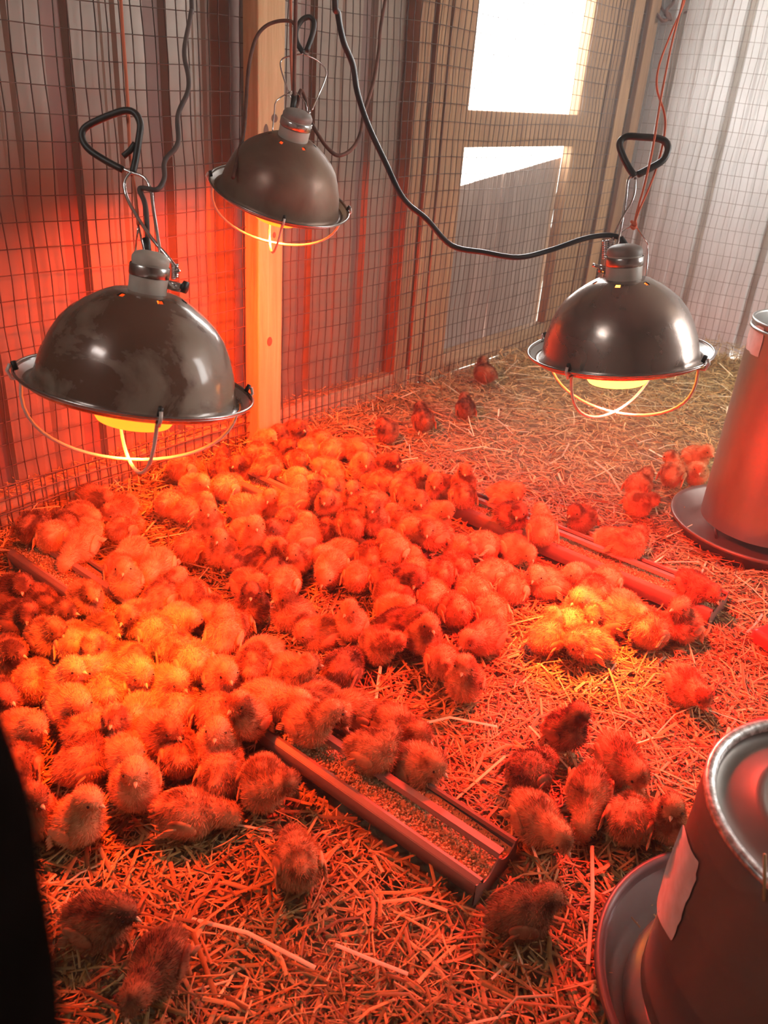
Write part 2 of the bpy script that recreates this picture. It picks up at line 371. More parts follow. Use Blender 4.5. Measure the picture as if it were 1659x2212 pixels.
# ---------------------------------------------------------------- straw
TROUGH = [(.705, .815, .965, 1.55), (.70, .808, .335, .945), (1.605, 1.715, .345, 1.035), (1.29, 1.395, .93, 1.50)]
PANS = [(.82, -.026, .222), (2.129, .406, .227)]
def straws(name, n, xr, yr, lr, wr, zr, tilt, cols, avoid=True, clump=0):
    x = rng.uniform(*xr, n); y = rng.uniform(*yr, n)
    keep = np.ones(n, bool)
    if avoid:
        for a, b_, c, d in TROUGH: keep &= ~((x > a - .012) & (x < b_ + .012) & (y > c - .012) & (y < d + .012))
        for a, b_, r_ in PANS: keep &= ((x - a)**2 + (y - b_)**2 > (r_ - .01)**2)
    x = x[keep]; y = y[keep]; n = len(x)
    L_ = rng.uniform(0, 1, n)**1.6 * (lr[1] - lr[0]) + lr[0]; W_ = wr[0] + (wr[1] - wr[0]) * rng.uniform(0, 1, n)**1.8
    th = rng.uniform(0, 2*PI, n) ; ti = rng.normal(0, tilt, n); z = rng.uniform(*zr, n)
    z = z + .006 * np.sin(9*x + 3*y) * np.sin(7*y - 2*x) + .006
    z = np.maximum(z, np.abs(np.sin(ti)) * L_ / 2 * .8 + .001)
    d = np.stack([np.cos(th)*np.cos(ti), np.sin(th)*np.cos(ti), np.sin(ti)], 1)
    s_ = np.stack([-np.sin(th), np.cos(th), rng.normal(0, .25, n)], 1); s_ /= np.linalg.norm(s_, axis=1)[:, None]
    nn = np.cross(d, s_); c = np.stack([x, y, z], 1)
    bend = rng.normal(0, .06, n)[:, None]
    V = np.zeros((n, 3, 3, 3))
    for i, u in enumerate((-1, 0, 1)):
        for j, v in enumerate((-1, 0, 1)):
            V[:, i, j] = c + d*(L_/2*u)[:, None] + s_*(W_/2*v)[:, None] + nn*(W_*.2*(1 - abs(v)))[:, None] + nn*(bend*L_[:, None])*(u == 0) + s_*(bend*L_[:, None]*.8)*(u == 0)
    base = (np.arange(n)*9)[:, None]
    q = np.array([[0, 1, 4, 3], [1, 2, 5, 4], [3, 4, 7, 6], [4, 5, 8, 7]])
    Q = (base[:, :, None] + q[None]).reshape(-1, 4)
    pal = np.array(cols); pick = rng.integers(0, len(pal), n); cc = pal[pick] * rng.uniform(.55, 1.15, n)[:, None]
    C = np.ones((n, 9, 4)); C[:, :, :3] = cc[:, None]
    return V.reshape(-1, 3), Q, C.reshape(-1, 4)
PAL = [(.66, .42, .15), (.58, .34, .11), (.48, .26, .08), (.78, .56, .25), (.34, .18, .055), (.54, .36, .14), (.22, .11, .035), (.60, .44, .19)]
WORN_DIM = [(a*.82, b_*.76, c*.72) for a, b_, c in PAL]        # trampled, browner straw, darkened further in place of dimmer foreground light
parts_ = [straws('a', 30000, (.15, 3.80), (-.25, 1.715), (.015, .075), (.0018, .0042), (.0, .014), .10, PAL),
          straws('b', 19000, (.15, 2.0), (-.25, 1.70), (.025, .12), (.0018, .0062), (.004, .018), .09, WORN_DIM),
          straws('e', 16000, (1.6, 3.80), (-.25, 1.70), (.02, .09), (.002, .0042), (.004, .020), .14, PAL),
          straws('k', 30000, (.15, 2.0), (-.25, 1.70), (.008, .05), (.0010, .0034), (.004, .020), .13, WORN_DIM),
          straws('c', 420, (.25, 3.7), (-.2, 1.69), (.08, .20), (.003, .006), (.014, .026), .10, [(.85, .72, .42), (.9, .78, .5)]),
          straws('d', 900, (.4, 2.2), (1.64, 1.73), (.02, .08), (.0015, .004), (.0, .05), .35, PAL, False),
          straws('f', 700, (.4, 2.2), (1.73, 1.762), (.01, .05), (.0015, .0035), (.082, .10), .12, PAL, False),
          straws('g', 900, (2.2, 3.75), (1.60, 1.72), (.02, .09), (.0015, .004), (.0, .06), .35, PAL, False),
          straws('h', 1500, (3.55, 3.82), (.0, 1.70), (.03, .12), (.002, .004), (.01, .08), .35, PAL, False)]
Vs = []; Qs = []; Cs = []; n0 = 0
for a, b_, c in parts_: Vs.append(a); Qs.append(b_ + n0); Cs.append(c); n0 += len(a)
o = bpy.data.objects.new('straw_bedding', fast_mesh('straw_bedding', np.concatenate(Vs), np.concatenate(Qs), M['straw'], False, np.concatenate(Cs)))
COL.objects.link(o); tag(o, 'deep loose bed of chopped golden straw covering the floor', 'straw', kind='stuff')

# ---------------------------------------------------------------- feed troughs
def trough(k, box, label):
    x0, x1, y0, y1 = box; xm = (x0 + x1) / 2
    t = root('feed_trough', (xm, (y0+y1)/2, 0), label, 'trough', 'metal feed troughs')
    W_ = x1 - x0; b0 = .014; top = .056
    # cross-section: rolled lip, sloping wall, flat bottom, wall, rolled lip
    pr = []
    for a in range(5): an = PI*1.15 - a*PI*1.15/4*1.0; pr.append((x0 + .009 + .009*math.cos(PI - (4-a)*.75), top - .009 + .009*math.sin((4-a)*.75)))
    prof = [(x0+.019, top-.013), (x0+.016, top-.003), (x0+.009, top), (x0+.002, top-.004), (x0, top-.012), (x0+.004, .03), (x0+.012, b0), (x1-.012, b0), (x1-.004, .03), (x1-.001, top-.008), (x1-.003, top), (x1-.007, top-.001), (x1-.009, top-.006)]
    mb = MB(); vs = []; fs = []; n = len(prof); th = .0012
    ys = [y0 + (y1-y0)*i/14 for i in range(15)]
    for y in ys:
        for (x, z) in prof: vs.append((x, y, z))
        for (x, z) in prof: vs.append((x + (th if x < xm else -th), y, z + th))
    for i in range(14):
        for j in range(n-1):
            a = i*2*n + j; b_ = a + 2*n; fs.append((a, a+1, b_+1, b_)); fs.append((a+n, b_+n, b_+n+1, a+n+1))
    mb.add(vs, fs); mb.build('tray', M['trough'], t, sharp=.6)
    for y, s in ((y0, 1), (y1, -1)):        # scalloped end plates
        mb = MB(); out = []
        N_ = 16
        for i in range(N_+1):
            u = i/N_; x = x0 + W_*u
            z = top + .006 - .020*max(0, math.sin(PI*((u*2) % 1)))**.8 if 0 < u < 1 else top
            out.append((x, z))
        vs = [(x, y, b0-.002) for x, z in out] + [(x, y, z) for x, z in out] + [(x, y + s*.002, b0-.002) for x, z in out] + [(x, y + s*.002, z) for x, z in out]
        m_ = N_+1; fs = []
        for i in range(N_):
            fs += [(i, i+1, m_+i+1, m_+i), (2*m_+i, 3*m_+i, 3*m_+i+1, 2*m_+i+1), (m_+i, m_+i+1, 3*m_+i+1, 3*m_+i)]
        mb.add(vs, fs); mb.build('end_plate', M['trough'], t, smooth=False)
    mb = MB(); xr = x0 + W_*.60; vs = []; fs = []      # folded anti-roost rail along the top
    pr = [(xr-.009, .058), (xr-.006, .064), (xr+.006, .064), (xr+.009, .058)]
    for i, y in enumerate((y0+.002, y1-.002)):
        vs += [(x, y, z) for x, z in pr] + [(x, y, z-.0016) for x, z in pr]
    for j in range(3): fs += [(j, j+1, 8+j+1, 8+j), (4+j, 12+j, 13+j, 5+j)]
    fs += [(0, 8, 12, 4), (3, 7, 15, 11), (0, 4, 5, 1), (1, 5, 6, 2), (2, 6, 7, 3), (8, 9, 13, 12), (9, 10, 14, 13), (10, 11, 15, 14)]
    mb.add(vs, fs); mb.build('rail', M['trough'], t, smooth=False)
    # feed crumbs
    n = 5200; x = rng.uniform(x0+.008, x1-.008, n); y = rng.uniform(y0+.004, y1-.004, n)
    z = .042 + .004*np.sin(14*y + k) + rng.uniform(-.003, .003, n) - .006*np.abs((x-xm)/(W_/2))**2*np.sign(xm - x + .01)*-1
    s = rng.uniform(.0012, .0027, n); c = np.stack([x, y, z], 1)
    oc = np.array([(1, 0, 0), (0, 1, 0), (-1, 0, 0), (0, -1, 0), (0, 0, 1), (0, 0, -1)])
    V = (c[:, None] + oc[None]*s[:, None, None]*rng.uniform(.7, 1.3, (n, 6, 1))).reshape(-1, 3)
    q = np.array([(0, 1, 4), (1, 2, 4), (2, 3, 4), (3, 0, 4), (1, 0, 5), (2, 1, 5), (3, 2, 5), (0, 3, 5)])
    Q = (np.arange(n)[:, None, None]*6 + q[None]).reshape(-1, 3)
    pal = np.array([(.62, .44, .22), (.50, .33, .15), (.72, .55, .30), (.38, .23, .10)])
    C = np.ones((n, 6, 4)); C[:, :, :3] = (pal[rng.integers(0, 4, n)])[:, None]
    # bed surface under the crumbs
    gx = np.linspace(x0+.006, x1-.006, 5); gy = np.linspace(y0+.003, y1-.003, 40); n6 = len(V)
    G = np.array([(a, b_, .0415 + .004*math.sin(14*b_ + k)) for b_ in gy for a in gx]); G[:, 2] -= .002
    GQ = [(j*5+i, j*5+i+1, (j+1)*5+i+1) for j in range(39) for i in range(4)] + [(j*5+i, (j+1)*5+i+1, (j+1)*5+i) for j in range(39) for i in range(4)]
    V = np.concatenate([V, G]); Q = np.concatenate([Q, np.array(GQ) + n6]); C = np.concatenate([C.reshape(-1, 4), np.tile([.45, .29, .13, 1], (len(G), 1))])
    o = bpy.data.objects.new('chick_feed', fast_mesh('chick_feed', V, Q, M['feed'], False, C)); COL.objects.link(o)
    tag(o, label.split(',')[0].replace('metal feed trough', 'brown feed crumbs filling the trough'), 'feed', 'feed in the troughs', 'stuff')
trough(0, TROUGH[0], 'metal feed trough left of the post by the wall, mostly under chicks')
trough(1, TROUGH[1], 'metal feed trough nearest the camera with open feed')
trough(2, TROUGH[2], 'metal feed trough farthest right under the red lamp, beside the tube feeder')
trough(3, TROUGH[3], 'metal feed trough between the chicks by the foot of the post')

# ---------------------------------------------------------------- tube feeder and waterer
def frame(axis, c):
    z = Vector(axis).normalized(); x = z.orthogonal().normalized(); y = z.cross(x)
    return Matrix(((x.x, y.x, z.x, c[0]), (x.y, y.y, z.y, c[1]), (x.z, y.z, z.z, c[2]), (0, 0, 0, 1)))
fx, fy, fR = 2.129, .406, .226
tf = root('tube_feeder', (fx, fy, 0), 'tall galvanized tube feeder standing in its round pan at the right', 'feeder')
T = Matrix.Translation((fx, fy, 0)); RT = .150
mb = MB(); mb.lathe([(0.001, .012), (.17, .012), (.19, .016), (.214, .050), (.222, .056), (.226, .054), (.226, .048), (.218, .044), (.196, .008), (.001, .006)], 72, T); mb.build('pan', M['galv_dark'], tf)
mb = MB(); mb.lathe([(RT, .055), (RT, .30), (RT, .560), (RT+.003, .564), (RT+.003, .570), (RT-.002, .572), (RT-.004, .566), (RT-.004, .40), (RT-.004, .058), (RT, .055)], 72, T); mb.build('tube', M['galv'], tf)
mb = MB(); mb.lathe([(RT+.001, .547), (RT+.004, .549), (RT+.004, .553), (RT+.001, .555)], 72, T); mb.build('bead', M['galv'], tf)
mb = MB(); mb.lathe([(.001, .53), (RT-.005, .525)], 48, T); mb.build('feed_fill', M['feed'] if False else M['floor'], tf)
for k in range(3):
    a = k*2.1 + .4; mb = MB(); mb.tube([(fx+.14*math.cos(a), fy+.14*math.sin(a), .065), (fx+.12*math.cos(a), fy+.12*math.sin(a), .012)], .004, 6); mb.build('strut', M['chrome'], tf)
def cyl_hit(px, py, cx, cy, r_):
    d = ray(px, py); ox, oy = -cx, -cy
    a = d[0]**2 + d[1]**2; b_ = 2*(ox*d[0] + oy*d[1]); c = ox*ox + oy*oy - r_*r_
    D = b_*b_ - 4*a*c; t_ = (-b_ - math.sqrt(max(D, 0))) / (2*a); return Vector(CAM + d*t_)
def wrap_patch(rows, cx, cy, r_, cols=8):
    mb = MB(); g = []
    for py, xa, xb in rows: g.append([cyl_hit(xa + (xb-xa)*i/cols, py, cx, cy, r_) for i in range(cols+1)])
    vs = [v for q in g for v in q]; n = cols+1
    fs = [(i*n+j, (i+1)*n+j, (i+1)*n+j+1, i*n+j+1) for i in range(len(g)-1) for j in range(cols)]
    mb.add(vs, fs); return mb
mb = wrap_patch([(703, 1622, 1650), (715, 1618, 1650), (735, 1613, 1648), (752, 1611, 1643), (765, 1622, 1639), (771, 1634, 1638)], fx, fy, RT+.0012)
lab = mb.build('printed_label', M['paper'], tf); lab['label'] = 'small pinkish printed sticker near the rim'
for q in range(6):
    mb = wrap_patch([(716 + q*8, 1620 - q, 1647 - q), (718.5 + q*8, 1620 - q, 1647 - q)], fx, fy, RT+.0018, 6); mb.build('print_line', M['print'], lab)

wx, wy, wR, wr, wh = .821, -.026, .221, .158, .350
wt = root('waterer', (wx, wy, 0), 'galvanized fountain waterer with domed lid and torn paper label in the near right corner', 'waterer')
T = Matrix.Translation((wx, wy, 0))
mb = MB(); mb.lathe([(.001, .012), (.185, .012), (.196, .018), (.209, .052), (.216, .058), (.221, .056), (.221, .050), (.213, .046), (.202, .008), (.001, .006)], 96, T); mb.build('pan', M['pan_dark'], wt)
mb = MB(); mb.lathe([(wr, .030), (wr, .12), (wr+.0008, .125), (wr, .13), (wr, .215), (wr+.0008, .22), (wr, .225), (wr, .305), (wr+.001, .31), (wr+.0005, .316), (wr, wh-.010), (wr-.003, wh-.003)], 96, T); mb.build('body', M['galv_dark'], wt)
mb = MB(); mb.lathe([(wr-.003, wh-.006), (wr+.001, wh-.003), (wr+.001, wh+.002), (wr-.003, wh+.004), (wr-.010, wh+.003), (wr-.013, wh-.004)], 128, T); mb.build('rim', M['zinc_edge'], wt)
mb = MB(); mb.lathe([(wr-.012, wh-.002), (wr-.015, wh-.010), (wr-.030, wh-.006), (.105, wh-.003), (.100, wh+.001), (.095, wh-.002), (.060, wh+.002), (.056, wh+.006), (.052, wh+.003), (.001, wh+.006)], 96, T); mb.build('lid', M['galv_dark'], wt)
mb = MB(); mb.lathe([(.022, wh+.004), (.020, wh+.014), (.012, wh+.020), (.001, wh+.022)], 32, T); mb.build('knob', M['galv'], wt)
mb = MB(); mb.lathe([(wr+.001, .046), (.207, .046)], 96, T); mb.build('water', M['water'], wt)
mb = MB(); mb.lathe([(wr+.0005, .034), (wr+.012, .030), (wr+.016, .022), (wr+.016, .014)], 96, T); mb.build('inner_ring', M['galv_dark'], wt)
rows = [(1782, 1474, 1477), (1800, 1466, 1482), (1818, 1459, 1486), (1835, 1453, 1492), (1850, 1447, 1500), (1862, 1442, 1509), (1875, 1438, 1507), (1888, 1434, 1503), (1900, 1431, 1504), (1912, 1428, 1498), (1925, 1424, 1493),
        (1937, 1421, 1489), (1950, 1419, 1481), (1962, 1419, 1477), (1975, 1420, 1473), (1987, 1424, 1471), (2000, 1430, 1463), (2012, 1437, 1460), (2022, 1443, 1456), (2031, 1449, 1451)]
mb = wrap_patch(rows, wx, wy, wr+.0016, 8); o = mb.build('paper_label', M['paper'], wt); o['label'] = 'torn off-white paper label'
p0 = cyl_hit(1652, 1845, wx, wy, wr+.006); p1 = cyl_hit(1650, 1945, wx, wy, wr+.006)
mb = MB(); mb.tube([p0, (p0+p1)/2 + Vector((0, 0, .001)), p1], .0017, 5)
tag(mb.build('straw_stalk', M['twine'] if False else M['wood']), 'single straw stalk stuck to the side of the near waterer', 'straw')

# red plastic items at the right
def soft_box(name, sx, sy, sz, m, loc, rz, bev, parent=None):
    mb = MB(); mb.box(-sx/2, sx/2, -sy/2, sy/2, 0, sz); o = mb.build(name, m, smooth=True)
    md = o.modifiers.new('edge', 'BEVEL'); md.width = bev; md.segments = 4
    if parent: o.parent = parent
    o.location = loc; o.rotation_euler = (0, 0, rz); return o
rl = root('chick_drinker', (1.65, .185, .012), 'red plastic chick drinker with a black opening at the right edge', 'drinker')
soft_box('base', .11, .13, .035, M['red'], (0, 0, 0), -.35, .012, rl)
soft_box('housing', .080, .10, .050, M['red'], (0, 0, .033), -.35, .018, rl)
mb = MB(); mb.lathe([(.001, .0835), (.020, .0835), (.024, .0860), (.020, .0868)], 24); o = mb.build('opening', M['darkhole']); o.parent = rl; o.location = (-.012, -.012, 0)  # black disc on the closed housing, painting in the dark of a hole
rd = root('red_dish', (1.30, .10, .0), 'low red plastic dish half hidden behind the near waterer', 'dish')
mb = MB(); mb.lathe([(.001, .022), (.060, .022), (.068, .045), (.074, .046), (.074, .040), (.064, .016), (.001, .014)], 40); o = mb.build('bowl', M['red']); o.parent = rd
mb = MB(); mb.lathe([(.045, .023), (.042, .07), (.020, .085), (.001, .086)], 32); o = mb.build('cone', M['red']); o.parent = rd

# ---------------------------------------------------------------- heat lamps
def lamp(name, rimc, width_px, lean, elev, dome, label, bulb, paths, cone, energy, col, hot, hot_e, hot_col, guard_rot, capm, aim, sk_=1.0):
    depth = F * .30 / width_px
    P = at(*rimc, depth); v = np.array(ray(*rimc))
    t_ = R @ np.array([lean, 1.0, 0.0]); t_ = t_ - v*(t_ @ v); t_ /= np.linalg.norm(t_)
    ax = Vector(t_*math.cos(elev) + (-v)*math.sin(elev)).normalized()
    L_ = root(name, P, label, 'heat lamp', 'hanging heat lamps')
    z = ax; x = Vector(R @ np.array([1.0, 0, 0])); x = (x - z*x.dot(z)).normalized(); y = z.cross(x)
    T = Matrix(((x.x, y.x, z.x, P.x), (x.y, y.y, z.y, P.y), (x.z, y.z, z.z, P.z), (0, 0, 0, 1)))
    # reflector: outer skin with vent slots near the neck
    out = [(.1495, .002), (.1505, .005), (.1475, .003), (.139, -.006), (.1310, -.008), (.1275, .003), (.1215, .031), (.1120, .056), (.1025, .074), (.090, .089), (.074, .102), (.059, .112), (.050, .117), (.043, .1205), (.036, .122), (.021, .122)]
    TS = T @ Matrix.Translation((0, 0, .118)) @ Matrix.Diagonal((sk_, sk_, 1.0 + .25*(sk_ - 1), 1)) @ Matrix.Translation((0, 0, -.118))
    sk = lambda i, k: i == 12 and (k % 12) in (0, 1)
    mb = MB(); mb.lathe(out, 72, T, 0, sk); mb.build('reflector', dome, L_)
    inn = [(r_ - .0015 if i > 0 else r_, z_ - .0015) for i, (r_, z_) in enumerate(out)]
    mb = MB(); mb.lathe(inn, 72, T, 0, sk); o = mb.build('reflector_lining', M['inner'], L_)
    mb = MB(); mb.tube([T @ Vector((.150*math.cos(2*PI*k/72), .150*math.sin(2*PI*k/72), .004)) for k in range(72)], .0021, 6, closed=True); mb.build('rim', M['rim'], L_)
    mb = MB(); mb.lathe([(.0225, .118), (.0238, .122), (.0238, .140), (.0225, .143), (.0225, .160)], 36, TS); so = mb.build('socket', M['socket'], L_)
    for row, zz in enumerate((.134, .128)):                     # small illegible stamp on the ceramic
        for k in range(7 - row*2):
            a = -PI/2 - .35 + .13*k + (.08 if k > 3 else 0)
            mb = MB(); c, s_ = .0240*math.cos(a), .0240*math.sin(a); c2, s2 = .0240*math.cos(a+.09), .0240*math.sin(a+.09)
            mb.add([T @ Vector(q) for q in ((c, s_, zz), (c2, s2, zz), (c2, s2, zz+.0028), (c, s_, zz+.0028))], [(0, 1, 2, 3)])
            if name == 'heat_lamp' and capm == 0: mb.build('stamp', M['ink'], so, smooth=False)
    mb = MB(); mb.lathe([(.0240, .141), (.0250, .1425), (.0250, .1535), (.0240, .155)], 36, TS); mb.build('clamp_band', M['rim'] if capm != 2 else M['chrome'], L_)
    mb = MB(); mb.lathe([(.0230, .157), (.0232, .163), (.0205, .168), (.014, .171), (.001, .172)], 36, TS); mb.build('socket_cap', M['cap_grey'] if capm else M['socket'], L_)
    # reflector bulb
    mb = MB(); mb.lathe([(.014, .115), (.018, .09), (.040, .055), (.058, .020), (.063, -.012), (.059, -.030), (.048, -.048), (.025, -.055), (.001, -.057)], 40, T); mb.build('bulb', bulb, L_)
    for g in range(2):                                           # guard: two crossed wire bows with hooks over the rim
        a = guard_rot + g*PI/2; ca, sa = math.cos(a), math.sin(a); pts = []
        for k in range(25):
            u = PI*k/24; rr = .140*math.cos(u); dd = -.005 - .098*math.sin(u)**.75 - .002*g
            pts.append(T @ Vector((rr*ca, rr*sa, dd)))
        e0 = [T @ Vector((.153*ca, .153*sa, .012)), T @ Vector((.156*ca, .156*sa, .004)), T @ Vector((.150*ca, .150*sa, -.006))]
        e1 = [T @ Vector((-.150*ca, -.150*sa, -.006)), T @ Vector((-.156*ca, -.156*sa, .004)), T @ Vector((-.153*ca, -.153*sa, .012))]
        mb = MB(); mb.tube(e0 + pts + e1, .0025, 6); mb.build('guard_wire', M['guard'], L_)
        for sg in (1, -1):
            mb = MB(); mb.tube([T @ Vector((sg*.146*ca, sg*.146*sa, .006)), T @ Vector((sg*.150*ca, sg*.150*sa, .016))], .0035, 6); mb.build('guard_clip', M['black'], L_)
    for nm, m, r_, pts, sm in paths:                             # grips, spring arms, bail, cord
        mb = MB(); P_ = [at(q[0], q[1], depth + (q[2] if len(q) > 2 else 0)) for q in pts]
        if nm == 'cord': P_ = [Vector((P_[0].x, P_[0].y, WZ)), P_[0].lerp(Vector((P_[0].x, P_[0].y, WZ)), .25)] + P_
        mb.tube(smooth_path(P_, sm) if sm > 1 else P_, r_, 8); mb.build(nm, m, L_)
    # light given off by the bulb
    for nm, e, c_, sz, bl, rad in (('bulb_beam', energy*1.7, col, math.radians(118), 1.0, .035), ('bulb_light', energy, col, cone, .45, .035), ('bulb_hot_core', hot_e, hot_col, hot, 1.0, .02)):
        l = bpy.data.lights.new(nm, 'SPOT'); l.energy = e; l.color = c_; l.spot_size = sz; l.spot_blend = bl; l.shadow_soft_size = rad
        o = bpy.data.objects.new(nm, l); COL.objects.link(o); o.parent = L_
        q = (on_z(*aim, .03) - P).to_track_quat('-Z', 'Y')   # spots aimed off the lamp axis to set where the pools fall
        o.rotation_mode = 'QUATERNION'; o.rotation_quaternion = q; o.location = -ax*(.064)
    return L_, T, depth
OR = (1.0, .058, .005); HOT = (1.0, .32, .02)
RED = (1.0, .024, .014)
coil = lambda x, y, n=4, s=4: [(x + s*math.cos(k*PI/2), y + k*1.1, .004*math.sin(k*PI/2)) for k in range(n*4)]
L1, T1, D1 = lamp('heat_lamp', (297, 833), 495, .105, math.radians(14.5), M['dome1'],
    'largest heat lamp at left, rust-brown blotched reflector and white socket', M['bulb'], [
    ('handle_grip', M['black'], .0046, [(287, 372), (293, 345), (300, 300), (303, 268), (292, 245), (270, 239), (230, 252), (192, 270), (178, 285), (180, 306), (196, 326), (230, 348), (266, 367)], 5),
    ('grip_end', M['black'], .0042, [(266, 338), (280, 326), (292, 310)], 3),
    ('spring_arm', M['chrome'], .0021, [(260, 362), (282, 372), (312, 384), (326, 412), (331, 450, -.01), (339, 500, -.025), (346, 545, -.03), (351, 590, -.032)], 5),
    ('spring_arm', M['chrome'], .0023, [(290, 368), (276, 380), (269, 400), (275, 428), (295, 466, -.01), (328, 515, -.025), (360, 552, -.03), (388, 588, -.032)], 5),
    ('bail', M['chrome'], .0013, [(321, 652, -.032), (316, 600, -.030), (312, 548, -.03), (305, 515, -.012), (299, 486)], 1),
    ('bail', M['chrome'], .0013, [(293, 560, .026), (294, 530, .02), (297, 505), (299, 486)], 3),
    ('spring', M['chrome'], .0016, [(q[0], q[1], q[2]-.03) for q in coil(352, 568, 8, 5)], 2), ('spring', M['chrome'], .0016, [(q[0], q[1], q[2]-.03) for q in coil(378, 572, 7, 6)], 2),
    ('clamp_bracket', M['chrome'], .0062, [(352, 612, -.025), (375, 618, -.035), (392, 622, -.035)], 2),
    ('clamp_screw', M['black'], .0080, [(395, 619, -.035), (404, 622, -.035)], 2),
    ('strain_relief', M['black'], .0052, [(316, 515), (319, 550)], 2),
    ('cord', M['cord_grey'], .0034, [(413, -30, .12), (412, 30, .10), (398, 110, .08), (407, 165, .07), (405, 200, .06), (384, 250, .05), (384, 310, .04), (356, 348, .03), (355, 385, .02), (340, 409), (308, 406), (302, 412), (313, 440), (318, 490), (318, 545)], 6)],
    math.radians(174), 40, OR, math.radians(46), 26, HOT, math.radians(25), 0, (260, 1430))
L2, T2, D2 = lamp('heat_lamp', (605, 424), 305, .22, math.radians(19), M['dome2'],
    'farthest heat lamp hanging in front of the wooden post, dull brown reflector', M['bulb'], [
    ('handle_grip', M['black'], .0056, [(655, 114), (642, 92), (640, 66), (652, 44), (668, 37), (678, 48), (675, 74), (662, 110)], 5),
    ('spring_arm', M['chrome'], .0016, [(655, 116), (622, 122), (608, 130), (607, 148), (622, 195), (640, 232), (650, 252, -.03)], 5),
    ('spring_arm', M['chrome'], .0016, [(655, 116), (688, 132), (704, 152), (702, 172), (686, 210), (674, 238, -.02)], 5),
    ('bail', M['chrome'], .0013, [(588, 288, -.02), (593, 240, -.02), (598, 217, -.01), (634, 194)], 3),
    ('bail', M['chrome'], .0013, [(634, 194), (660, 222, .01), (663, 250, .02)], 3),
    ('spring', M['chrome'], .0019, [(q[0], q[1], q[2]-.03) for q in coil(664, 240, 5, 6)], 2),
    ('clamp_screw', M['chrome'], .004, [(655, 262, -.032), (668, 285, -.032)], 2),
    ('strain_relief', M['black'], .0062, [(636, 205), (632, 240)], 2),
    ('cord', M['brown_cord'], .0042, [(636, 212), (650, 195, .01), (660, 215, .02), (668, 255, .02), (688, 292, .02), (710, 322, .03), (732, 336, .04), (760, 322, .06), (778, 290, .08), (786, 245, .10), (806, 180, .12), (818, 110, .13), (822, 60, .13), (838, -30, .14)], 6)],
    math.radians(174), 110, OR, math.radians(50), 10, HOT, math.radians(8), 2, (560, 1030), 1.3)
L3, T3, D3 = lamp('heat_lamp', (1337, 762), 387, .06, math.radians(15), M['dome3'],
    'right heat lamp with clean shiny aluminium reflector, glowing red over the straw', M['bulb_red'], [
    ('handle_grip', M['black'], .0058, [(1371, 381), (1356, 358), (1341, 325), (1340, 306), (1355, 295), (1385, 296), (1420, 299), (1438, 307), (1443, 323), (1432, 346), (1405, 363), (1378, 377)], 5),
    ('spring_arm', M['chrome'], .0021, [(1368, 381), (1357, 388), (1352, 430), (1340, 500), (1327, 560, -.02)], 4),
    ('spring_arm', M['chrome'], .0021, [(1372, 384), (1371, 414), (1362, 440), (1342, 474), (1322, 520), (1312, 570)], 4),
    ('bail', M['chrome'], .0014, [(1372, 486), (1400, 526), (1399, 560), (1393, 622, -.01)], 1),
    ('bail', M['chrome'], .0014, [(1366, 486), (1330, 510, .01), (1310, 545, .01), (1303, 605, .01)], 1),
    ('spring', M['chrome'], .0018, coil(1308, 520, 9, 6), 2), ('spring', M['chrome'], .0018, coil(1320, 518, 8, 5), 2),
    ('clamp_screw', M['chrome'], .0030, [(1280, 572, -.01), (1300, 578, -.01), (1316, 582, -.01)], 2),
    ('clamp_jaw', M['rim'], .0065, [(1294, 580, -.01), (1312, 585, -.01), (1324, 588, -.01)], 2),
    ('strain_relief', M['black'], .0062, [(1339, 514), (1350, 530), (1357, 548)], 3),
    ('cord', M['cord'], .0043, [(724, -40, -.25), (730, 30, -.22), (742, 90, -.20), (762, 140, -.18), (772, 200, -.16), (795, 270, -.14), (832, 350, -.12), (872, 430, -.10), (922, 474, -.08), (975, 530, -.06), (1045, 545, -.05), (1120, 556, -.04), (1190, 540, -.02), (1260, 516, -.01), (1310, 508), (1336, 512)], 6)],
    math.radians(176), 95, RED, math.radians(38), 75, (1.0, .36, .02), math.radians(45), 1, (1265, 1400), 1.2)

def string(name, m, r_, pts, depth, label, sm=5):
    P_ = [at(q[0], q[1], depth + (q[2] if len(q) > 2 else 0)) for q in pts]
    if pts[0][1] < 0: P_ = [Vector((P_[0].x, P_[0].y, WZ)), P_[0].lerp(Vector((P_[0].x, P_[0].y, WZ)), .25)] + P_
    mb = MB(); mb.tube(smooth_path(P_, sm), r_, 6)
    return tag(mb.build(name, m), label, 'twine', 'twine the lamps hang from')
def to_ceiling(q, depth):                      # carry a strand on up to the roof
    p = at(*q, depth); return p
string('baling_twine', M['twine_old'], .0024, [(255, -160, .12), (260, -20, .08), (266, 80, .06), (272, 160, .04), (277, 240, .02), (281, 330, .01), (292, 420), (299, 486)], D1, 'faded orange twine holding the left lamp')
string('baling_twine', M['twine_old'], .0034, [(628, -140, .06), (628, 0, .02), (628, 60), (629, 130), (632, 196)], D2, 'reddish twine holding the lamp in front of the post')
string('baling_twine', M['brown_cord'], .0040, [(640, 58, .0), (628, 46, 0), (600, 46, 0), (572, 58, 0), (552, 85, 0), (538, 140, 0), (532, 210, 0), (527, 280, -.02), (516, 330, -.08), (503, 384, -.12)], D2, 'brown cord looping from the far lamp handle down over its reflector')
string('baling_twine', M['twine'], .0018, [(1505, -160, .15), (1478, -10, .08), (1452, 90, .05), (1428, 210, .02), (1410, 320, -.012), (1392, 400, -.01), (1378, 450), (1370, 484)], D3, 'orange twine, straighter strand, tied to the right lamp')
